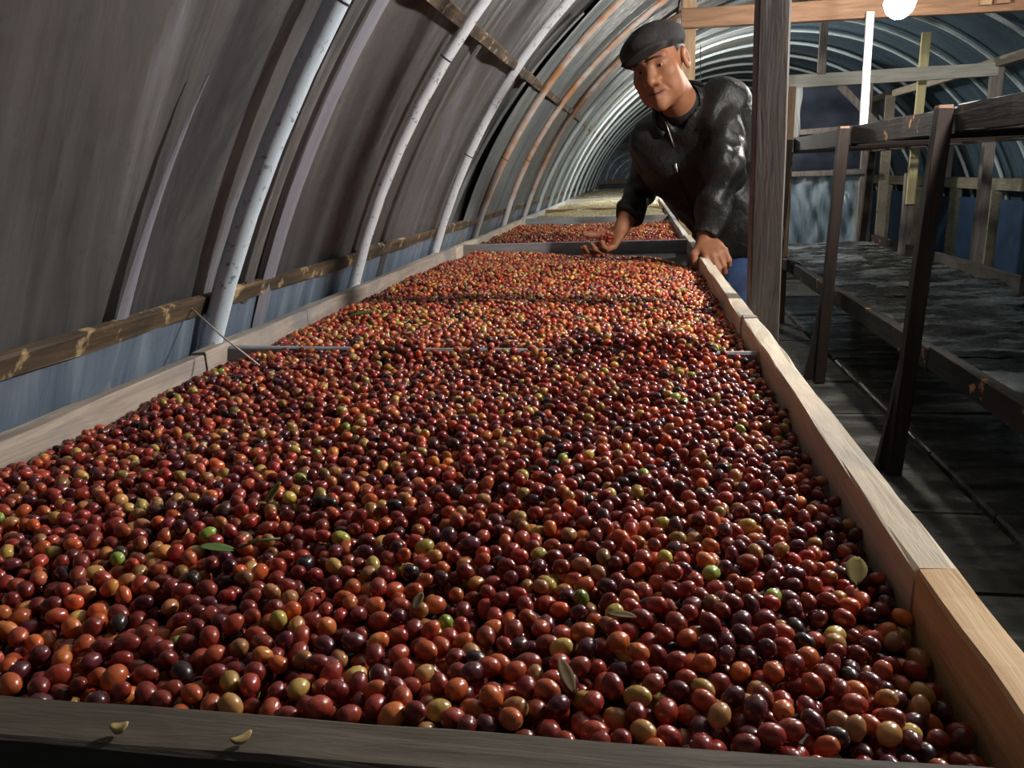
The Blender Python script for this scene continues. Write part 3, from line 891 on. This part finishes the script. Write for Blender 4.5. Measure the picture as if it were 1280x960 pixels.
HF = np.stack([l1, f2, u2], 1)                       # columns: his left, forward, up
hd = lambda x, y, z: HC + HF @ np.array([x, y, z])
neck1 = hd(0, -.03, -.07)
fwd = unit(np.array([-.35, -.94, 0])); lft = unit(np.array([.94, -.35, 0])); toe = unit(np.array([-.93, -.36, 0]))

def hand_points(w, d, n, side, curls, spread, thumb, L=1.0):
    """skeleton of a hand: wrist w, pointing d, palm normal n, side = direction of the thumb"""
    d = unit(d); n = unit(n - d * (n @ d)); t = unit(side - d * (side @ d) - n * (side @ n))
    caps = []
    pc = w + d * .048 * L
    palm = (pc, np.stack([t, d, n], 1))
    lens = [(.040, .024, .020), (.045, .028, .021), (.041, .026, .021), (.032, .020, .018)]
    for i in range(4):
        off = (.031 - .0205 * i) * L
        k = w + d * (.088 - .004 * abs(i - 1.2)) * L + t * off
        dirn = unit(d + t * spread * (1.5 - i)); a = 0.0
        pts = [w + d * .03 + t * off * .6, k]; rs = [.012, .0102]
        for s, (ln, cu) in enumerate(zip(lens[i], curls)):
            a += cu + .05 * i
            q = math.cos(a) * dirn + math.sin(a) * n
            pts.append(pts[-1] + q * ln * L); rs.append([.0092, .0084, .0074][s])
        caps.append((pts, rs))
    b0 = w + d * .022 * L + t * .026 * L + n * .004
    tp = [b0]
    for (ct, cd, cn, ln) in thumb:
        tp.append(tp[-1] + unit(t * ct + d * cd + n * cn) * ln * L)
    caps.append((tp, [.0155, .0125, .0105, .0085][:len(tp)]))
    return palm, caps
# right hand, palm up and cupped; left hand gripping the side board
rd = unit(np.array([-.50, -.58, -.60])); rn = np.array([-.42, -.38, .82])
HR = hand_points(wrR, rd, rn, np.cross(rd, rn), (.35, .50, .45), .05, [(.8, .5, .35, .038), (.45, .7, .6, .032), (.1, .7, .75, .026)], 1.08)
ld = unit(np.array([.34, -.80, -.50])); ln_ = np.array([.35, -.25, -.90])
HLw = wrL + np.array([0, 0, 0])
HL = hand_points(HLw, ld, ln_, np.array([-1, -.4, .1]), (.55, .75, .45), .04, [(.75, .6, .05, .036), (.25, .8, .5, .03), (-.1, .75, .65, .026)])
def s_hand(P, hnd):
    (pc, fr), caps = hnd
    d = s_ell(P, pc, (.040, .052, .016), fr)
    for pts, rs in caps[:4]:
        d = smin(d, chain(P, pts, rs, .004), .007)
    return smin(d, chain(P, *caps[4], .008), .012)

def s_head(P):
    q = (P - HC) @ HF
    d = s_ell(q, (0, -.012, .040), (.074, .094, .074))
    d = smin(d, s_ell(q, (0, .022, -.030), (.068, .070, .088)), .03)
    d = smin(d, s_ell(q, (0, .040, -.082), (.047, .046, .034)), .03)
    ax = np.abs(q[:, 0]); qs = np.stack([ax, q[:, 1], q[:, 2]], 1)
    d = smin(d, np.linalg.norm(qs - np.array([.043, .055, -.026]), axis=1) - .026, .025)      # cheekbones
    d = smin(d, s_cap(qs, (.012, .084, .021), (.046, .071, .022), .011, .010), .018)           # brow
    d = smin(d, s_ell(qs, (.046, .035, -.070), (.020, .030, .030)), .025)                      # jowl
    d = smax(d, -(np.linalg.norm(qs - np.array([.032, .100, .000]), axis=1) - .0165), .012)    # eye sockets
    d = smin(d, s_ell(qs, (.032, .074, .000), (.0165, .013, .0115)), .006)                     # lids
    d = smax(d, -s_cap(qs, (.021, .0885, -.0005), (.043, .0825, -.0015), .0022, .0018), .003)  # eye slit
    d = smin(d, s_cap(q, (0, .084, .006), (0, .106, -.036), .0100, .0150), .014)               # nose
    d = smin(d, np.linalg.norm(qs - np.array([.0170, .0955, -.040]), axis=1) - .0115, .008)
    d = smax(d, -(np.linalg.norm(qs - np.array([.0075, .1090, -.0490]), axis=1) - .0042), .003)
    d = smax(d, -s_cap(qs, (.024, .096, -.040), (.040, .078, -.072), .0028, .0022), .006)      # smile folds
    d = smin(d, s_cap(qs, (0, .0925, -.0655), (.024, .0800, -.0680), .0075, .0040), .006)      # lips
    d = smin(d, s_cap(qs, (0, .0910, -.0800), (.020, .0800, -.0770), .0080, .0040), .006)
    d = smax(d, -s_cap(qs, (0, .1010, -.0725), (.027, .0835, -.0715), .0020, .0020), .003)     # mouth line
    d = smin(d, np.linalg.norm(q - np.array([0, .076, -.106]), axis=1) - .021, .024)            # chin
    ear = s_ell(qs, (.080, -.012, -.008), (.0095, .021, .034))
    ear = smax(ear, -s_ell(qs, (.090, -.008, -.006), (.008, .011, .020)), .005)
    return smin(d, ear, .008)

def s_torso(P, g=0.0):
    d = chain(P, [hipR, cheR, shR], [.100 + g, .098 + g, .060 + g], .05)
    d = smin(d, chain(P, [hipL, cheL, shL], [.100 + g, .098 + g, .060 + g], .05), .09)
    d = smin(d, s_cap(P, shR, shL, .055 + g, .055 + g), .06)
    return d
def s_body(P):
    d = s_torso(P, -.008)
    d = smin(d, s_cap(P, neck0, neck1, .060, .055), .04)
    d = smin(d, s_head(P), .02)
    for h_, k_, a_ in ((hipR, kneR, ankR), (hipL, kneL, ankL)):
        d = smin(d, chain(P, [h_, k_, a_], [.080, .052, .036], .03), .03)
        d = smin(d, s_cap(P, a_ - toe * .03 + np.array([0, 0, -.045]), a_ + toe * .15 + np.array([0, 0, -.05]), .034, .026), .03)
    d = smin(d, chain(P, [shR, elR, elR * .45 + wrR * .55, wrR], [.050, .042, .038, .027], .02), .03)
    d = smin(d, chain(P, [shL, elL, wrL], [.050, .040, .027], .02), .03)
    d = smin(d, s_hand(P, HR), .015)
    d = smin(d, s_hand(P, HL), .015)
    return d

def skin_mat():
    ma, nt, b = new_mat('skin')
    n = noise(nt, (1, 1, 1), 30, 4)
    c = ramp(nt, n, [(.3, (.25, .098, .046)), (.7, (.34, .140, .068))])
    nt.links.new(c, b.inputs['Base Color'])
    b.inputs['Roughness'].default_value = .60
    b.inputs['Subsurface Weight'].default_value = .08; b.inputs['Subsurface Radius'].default_value = (.01, .004, .002)
    bump(nt, b, noise(nt, (1, 1, 1), 260, 4), .15, .001)
    return ma
M['skin'] = skin_mat()
def leather():
    ma, nt, b = new_mat('leather')
    n = noise(nt, (1, 1, 1), 9, 5, .6, .6)
    nt.links.new(ramp(nt, n, [(.3, (.005, .005, .0055)), (.7, (.013, .012, .012))]), b.inputs['Base Color'])
    nt.links.new(ramp(nt, n, [(.35, (.42,) * 3), (.7, (.60,) * 3)]), b.inputs['Roughness'])
    b.inputs['Specular IOR Level'].default_value = .4
    bump(nt, b, noise(nt, (1, 1, 1), 24, 5, .6, .8), .7, .009)
    return ma
M['leather'] = leather()
M['denim'] = plain('denim', (.030, .060, .150), .8, var=.5, s=14, bmp=.3)
M['shirt'] = plain('shirt', (.010, .010, .012), .8)
M['cap_cloth'] = plain('cap_cloth', (.019, .017, .0165), .9, var=.3, s=90, bmp=.4)
M['shoe'] = plain('shoe', (.02, .016, .014), .5)
M['zip'] = plain('zip', (.45, .44, .42), .35, .9, var=.1)
M['hair'] = plain('hair', (.014, .012, .012), .6, var=.4, s=80)
M['eye_white'] = plain('eye_white', (.42, .36, .32), .25, var=.1)
M['iris'] = plain('iris', (.012, .007, .005), .15)
M['lip'] = plain('lip', (.26, .085, .060), .5)

man_v, man_q = surface(s_body, (-.30, 2.40, -.02), (.56, 3.16, 1.62), .0036)
man = mk('person', man_v, man_q, M['skin'], smooth=True, origin=(.42, 2.93, 0))
man.data.materials.append(M['lip'])
_q = (man_v[man_q].mean(1) - HC) @ HF
_lip = (np.abs(_q[:, 0]) < .026) & (_q[:, 1] > .074) & (((_q[:, 0] / .026) ** 2 + ((_q[:, 2] + .0725) / .0115) ** 2) < 1)
man.data.polygons.foreach_set('material_index', _lip.astype(np.int32))
props(man, 'man in black leather jacket and dark flat cap leaning over the bed, scooping cherries', 'person')

def folds(P, a=.0035, s=1.0):
    x, y, z = P[:, 0] * s, P[:, 1] * s, P[:, 2] * s
    return a * (np.sin(34 * z + 22 * x + 3 * np.sin(19 * y)) + .7 * np.sin(52 * z - 31 * x + 2.5 * np.sin(27 * x + 13 * y)) + .4 * np.sin(71 * x + 47 * y + 3 * np.sin(31 * z)))
VN = px_at(838, 205, 2.66)
def s_jacket(P):
    d = s_torso(P, .018)
    d = smin(d, s_cap(P, neck0 - np.array([0, 0, .02]), neck0 + (neck1 - neck0) * .35, .078, .066), .04)
    aR = chain(P, [shR, elR, wrR], [.066, .058, .047], .03)
    aL = chain(P, [shL, elL, wrL], [.072, .060, .046], .03)
    cutR = (P - (wrR + unit(elR - wrR) * .062)) @ unit(elR - wrR)
    cutL = (P - (wrL + unit(elL - wrL) * .012)) @ unit(elL - wrL)
    nearR = np.linalg.norm(P - wrR, axis=1) < .135; nearL = np.linalg.norm(P - wrL, axis=1) < .10
    aR = np.where(nearR, np.maximum(aR, -cutR), aR); aL = np.where(nearL, np.maximum(aL, -cutL), aL)
    f = folds(P, .0045)
    d = smin(d + f * .8, aR + f * 1.2, .022)
    d = smin(d, aL + f * 1.2, .022)
    d = smin(d, s_cap(P, hipR + np.array([0, 0, .02]), hipL + np.array([0, 0, .02]), .120, .120), .04)
    d = np.maximum(d, .822 + .006 * np.sin(P[:, 0] * 40) - P[:, 2])
    # open neck
    ax = neck0 + fwd * .085 + np.array([0, 0, .03])
    d = smax(d, -(s_cap(P, ax, VN, .040, .006)), .006)
    d = np.maximum(d, -(s_cap(P, neck0 + (neck1 - neck0) * .28, neck1, .064, .064)))
    return d
jk_v, jk_q = surface(s_jacket, (-.16, 2.46, .78), (.70, 3.14, 1.42), .0048)
jacket = mk('jacket', jk_v, jk_q, M['leather'], man, smooth=True)
sh_v, sh_q = surface(lambda P: np.maximum(np.minimum(s_torso(P, .004), s_cap(P, neck0, neck0 + (neck1 - neck0) * .40, .066, .061)), 1.0 - P[:, 2]), (-.05, 2.58, .98), (.42, 2.98, 1.40), .006)
mk('shirt', sh_v, sh_q, M['shirt'], man, smooth=True)
def s_jeans(P):
    d = s_cap(P, hipR, hipL, .108, .108)
    for h_, k_, a_ in ((hipR, kneR, ankR), (hipL, kneL, ankL)):
        d = smin(d, chain(P, [h_, k_, a_ + np.array([0, 0, -.03])], [.098, .072, .060], .03), .03)
    d = d + folds(P, .0025, .8)
    return np.maximum(np.maximum(d, P[:, 2] - .93), .055 - P[:, 2])
je_v, je_q = surface(s_jeans, (.18, 2.66, .02), (.54, 3.18, .97), .007)
mk('jeans', je_v, je_q, M['denim'], man, smooth=True)
for a_ in (ankR, ankL):
    fn = lambda P: np.maximum(smin(s_cap(P, a_ - toe * .03 + np.array([0, 0, -.045]), a_ + toe * .16 + np.array([0, 0, -.05]), .046, .038), s_cap(P, a_, a_ + np.array([0, .01, -.05]), .05, .045), .03), .001 - P[:, 2])
    v_, q_ = surface(fn, a_ + np.array([-.24, -.16, -.09]), a_ + np.array([.12, .12, .06]), .006)
    mk('shoe', v_, q_, M['shoe'], man, smooth=True)

def s_cap_hat(P):
    q = (P - HC) @ HF
    tilt = math.radians(-9); c, s = math.cos(tilt), math.sin(tilt)
    q = np.stack([q[:, 0], q[:, 1] * c - (q[:, 2] - .05) * s, q[:, 1] * s + (q[:, 2] - .05) * c + .05 + .008 - .13 * q[:, 0]], 1)
    d = s_ell(q, (0, .008, .062), (.097, .126, .063))
    d = np.maximum(d, .040 - q[:, 2])
    d = smin(d, s_ell(q, (0, .000, .040), (.083, .104, .016)), .012)
    brim = s_ell(q, (0, .098, .036), (.072, .050, .011))
    d = smin(d, brim, .016)
    return d + folds(P, .0009, 1.6)
cv, cq = surface(s_cap_hat, HC - .19, HC + .21, .0040)
mk('flat_cap', cv, cq, M['cap_cloth'], man, smooth=True)
def s_hair(P):
    q = (P - HC) @ HF
    d = s_ell(q, (0, -.016, .032), (.0785, .0965, .076))
    d = np.maximum(d, q[:, 1] - .022 - .25 * (q[:, 2] - .02)); d = np.maximum(d, -.045 - q[:, 2] - .35 * (q[:, 1] + .03))
    return np.maximum(d, -(np.linalg.norm(q * np.array([0, 1, 1]) - np.array([0, -.010, -.008]), axis=1) - .034))
hv, hq = surface(s_hair, HC - .15, HC + .15, .0045)
mk('hair', hv, hq, M['hair'], man, smooth=True)
def ball(name, c, r, mat, parent, res=(14, 9), fr=None):
    V, Fc = unit_sphere(*res)
    V = V * np.asarray(r)
    if fr is not None: V = V @ np.asarray(fr).T
    return mk(name, V + np.asarray(c), Fc, mat, parent, smooth=True)
for s in (-1, 1):
    ey = ball('eye', hd(s * .032, .0765, -.001), (.0135, .0105, .0052), M['eye_white'], man, fr=HF)
    ball('iris', hd(s * .032 + .002, .0840, -.001), (.0048, .0042, .0046), M['iris'], ey, fr=HF)
    P_ = [hd(s * x, y, z) for x, y, z in ((.014, .0985, .0225), (.028, .0955, .0250), (.044, .083, .0220), (.054, .068, .0140))]
    tube('eyebrow', P_, [.0020, .0030, .0028, .0014], M['hair'], man, 8)

tube('mouth_line', [hd(x, y, z) for x, y, z in ((-.026, .0835, -.0700), (-.014, .0950, -.0728), (0, .0985, -.0732), (.014, .0950, -.0728), (.026, .0835, -.0700))], [.0008, .0018, .0020, .0018, .0008], M['hair'], man, 6)
# collar, zip and pull of the jacket, laid on its surface
bvh = BVHTree.FromPolygons([tuple(v) for v in jk_v], [tuple(int(i) for i in f) for f in jk_q])
def on_jacket(p, d, lift=.002):
    hit = bvh.ray_cast(Vector(p), Vector(d))
    if hit[0] is None: return None
    return np.array(hit[0]) - np.array(d) * lift
nax = unit(neck1 - neck0)
def collar_pt(a, h, r):
    c = neck0 + nax * (.018 + h); b1 = unit(fwd - nax * (fwd @ nax)); b2 = np.cross(nax, b1)
    return c + r * (math.cos(a) * b1 + math.sin(a) * b2)
V, Fc = [], []
angs = np.linspace(math.radians(34), math.radians(326), 30)
for a in angs:
    e = abs(a - math.pi) / math.pi
    for (h, r) in ((-.022, .094), (.030 - .010 * e, .092 + .018 * e), (.046 - .018 * e, .088 + .022 * e), (.040 - .014 * e, .078 + .016 * e), (-.014, .076)):
        V.append(collar_pt(a, h, r))
for i in range(len(angs) - 1):
    for j in range(5):
        k = (j + 1) % 5
        Fc.append((i * 5 + j, i * 5 + k, (i + 1) * 5 + k, (i + 1) * 5 + j))
Fc += [(4, 3, 2, 1, 0), tuple(range((len(angs) - 1) * 5, len(angs) * 5))]
mk('collar', V, Fc, M['leather'], man, smooth=True)
zp = []
bot = px_at(868, 318, 2.75)
for i in range(30):
    t = i / 29
    p = VN * (1 - t) + bot * t + fwd * .30
    q = on_jacket(p, -fwd)
    if q is not None: zp.append(q)
if len(zp) > 3:
    tube('zipper', zp, .0032, M['shirt'], man, 6)
    z0 = zp[0]
    plank('zip_pull', z0 + fwd * .005, z0 + fwd * .006 + np.array([.006, 0, -.028]), .008, .003, M['zip'], man, side=lft, segs=1, rough=0, cham=.001)
zl = [on_jacket(px_at(*p, 2.60), unit(px_at(*p, 2.9) - px_at(*p, 2.60)), .001) for p in ((829, 142), (832, 152), (836, 164), (840, 176), (843, 184))]
zl = [q for q in zl if q is not None]
if len(zl) > 2: tube('zip_teeth', zl, .0022, M['zip'], man, 6)

# cherries in the cupped hand
(pcR, frR), capsR = HR
g1 = random.Random(9); placed = []
for layer, n_ in ((0, 9), (1, 7), (2, 4)):
    tr = 0; c_ = 0
    while c_ < n_ and tr < 900:
        tr += 1
        a = g1.uniform(0, 6.28); rr = (.036 - .009 * layer) * math.sqrt(g1.random())
        p = pcR + frR @ np.array([rr * math.cos(a) * .9, .024 + rr * math.sin(a) * 1.1, .022 + .0105 * layer])
        if all(np.linalg.norm(p - q) > .0122 for q in placed):
            placed.append(p); c_ += 1
ra = np.random.default_rng(3); rots = rand_rot(len(placed), ra)
for i, p in enumerate(placed):
    k = [0, 1, 0, 3, 1, 0, 4][i % 7]
    one_cherry(p, .0066, rots[i], k, CLS[k][0] + ' coffee cherry held in the cupped hand of the man', CLS[k][0] + ' cherries in the hand')

# ------------------------------------------------------------------ leaves, husks, string
def top_at(x, y):
    q = near[(np.abs(near[:, 0] - x) < .012) & (np.abs(near[:, 1] - y) < .012)] if y < DIV1 else mid[(np.abs(mid[:, 0] - x) < .012) & (np.abs(mid[:, 1] - y) < .012)]
    return (q[:, 2] + q[:, 3]).max() if len(q) else TRAY + .002
def leaf(x, y, L, w, az, tilt, mat, label, stem=.0, curl=.3, name='leaf'):
    z = top_at(x, y) + .001
    ca, sa = math.cos(az), math.sin(az)
    V, Fc = [], []
    n = 8
    for i in range(n + 1):
        t = i / n; ww = w * math.sin(math.pi * (t * .92 + .04)) ** .8
        for j in (-1, -.5, 0, .5, 1):
            lx = (t - .3) * L; ly = j * ww / 2; lz = .004 + math.sin(tilt) * (t * L) + curl * abs(j) * ww * .5 + curl * L * .25 * (t - .5) ** 2
            V.append((x + lx * ca - ly * sa, y + lx * sa + ly * ca, z + lz))
    for i in range(n):
        for j in range(4):
            Fc.append((i * 5 + j, (i + 1) * 5 + j, (i + 1) * 5 + j + 1, i * 5 + j + 1))
    root = thing(name, (x, y, z), label, 'leaf')
    o = mk('blade', V, Fc, mat, root, smooth=True)
    md = o.modifiers.new('thickness', 'SOLIDIFY'); md.thickness = .0006
    if stem:
        b = np.array(V[2]); d = np.array([-ca, -sa, .15])
        tube('stalk', [b + np.array([ca, sa, 0]) * .002, b + d * stem * .5 + np.array([0, 0, .003]), b + d * stem], .0011, mat, root, 6)
def ground(px, py, z):
    d = R @ np.array([px - 640, py - 480, F_PX]); return CAM + d * (z - CAM[2]) / d[2]
q = ground(282, 696, .845); leaf(q[0], q[1], .026, .013, math.radians(200), .25, M['leaf_green'], 'small curled green leaf with a long stalk lying on the cherries', .034)
q = ground(1068, 742, .815); leaf(q[0], q[1], .028, .015, math.radians(75), .30, M['leaf_yellow'], 'yellowing leaf on the dark cherries beside the right side board', .008)
q = ground(712, 868, .845); leaf(q[0], q[1], .022, .008, math.radians(115), .3, M['leaf_dry'], 'narrow grey-brown leaf scrap stuck between cherries near the front board')
q = ground(520, 757, .845); leaf(q[0], q[1], .014, .007, math.radians(80), .4, M['leaf_dry'], 'tiny dry brown leaf scrap with no stalk on the cherries')
q = ground(770, 782, .845); leaf(q[0], q[1], .020, .008, math.radians(-30), .2, M['leaf_dry'], 'pale dry leaf flake lying flat on the cherries')
q = ground(445, 395, .845); leaf(q[0], q[1], .055, .034, math.radians(15), .15, M['leaf_green'], 'fresh green leaf on the cherries beside the left board', .0)
q = ground(338, 632, .845); leaf(q[0], q[1], .022, .009, math.radians(75), .6, M['leaf_yellow'], 'small upright yellow leaf among the cherries', .01)
def husk(x, y, L, w, az, label):
    V, Fc = unit_sphere(10, 6); V = V * np.array([L / 2, w / 2, .0022]); V[:, 2] += .003 * (V[:, 0] / (L / 2)) ** 2
    ca, sa = math.cos(az), math.sin(az)
    W = np.stack([V[:, 0] * ca - V[:, 1] * sa + x, V[:, 0] * sa + V[:, 1] * ca + y, V[:, 2] + RIM + .003], 1)
    props(mk('coffee_husk', W, Fc, M['husk'], smooth=True), label, 'husk')
q = ground(151, 917, RIM); husk(q[0], q[1], .0095, .0075, .3, 'round pale coffee husk lying on the dark front board')
q = ground(303, 931, RIM); husk(q[0], q[1], .0115, .0050, .8, 'narrow pointed coffee husk lying on the dark front board')
a_ = np.array([-.742, 1.20, .930]); b_ = ground(324, 455, .845)
b_[2] = top_at(b_[0], b_[1]) + .001
tube('string', [a_, a_ * .5 + b_ * .5 + np.array([0, 0, -.004]), b_], .0016, M['string'], None, 6)
props(bpy.data.objects['string'], 'short pale string running from the low lath down to the cherries', 'string')
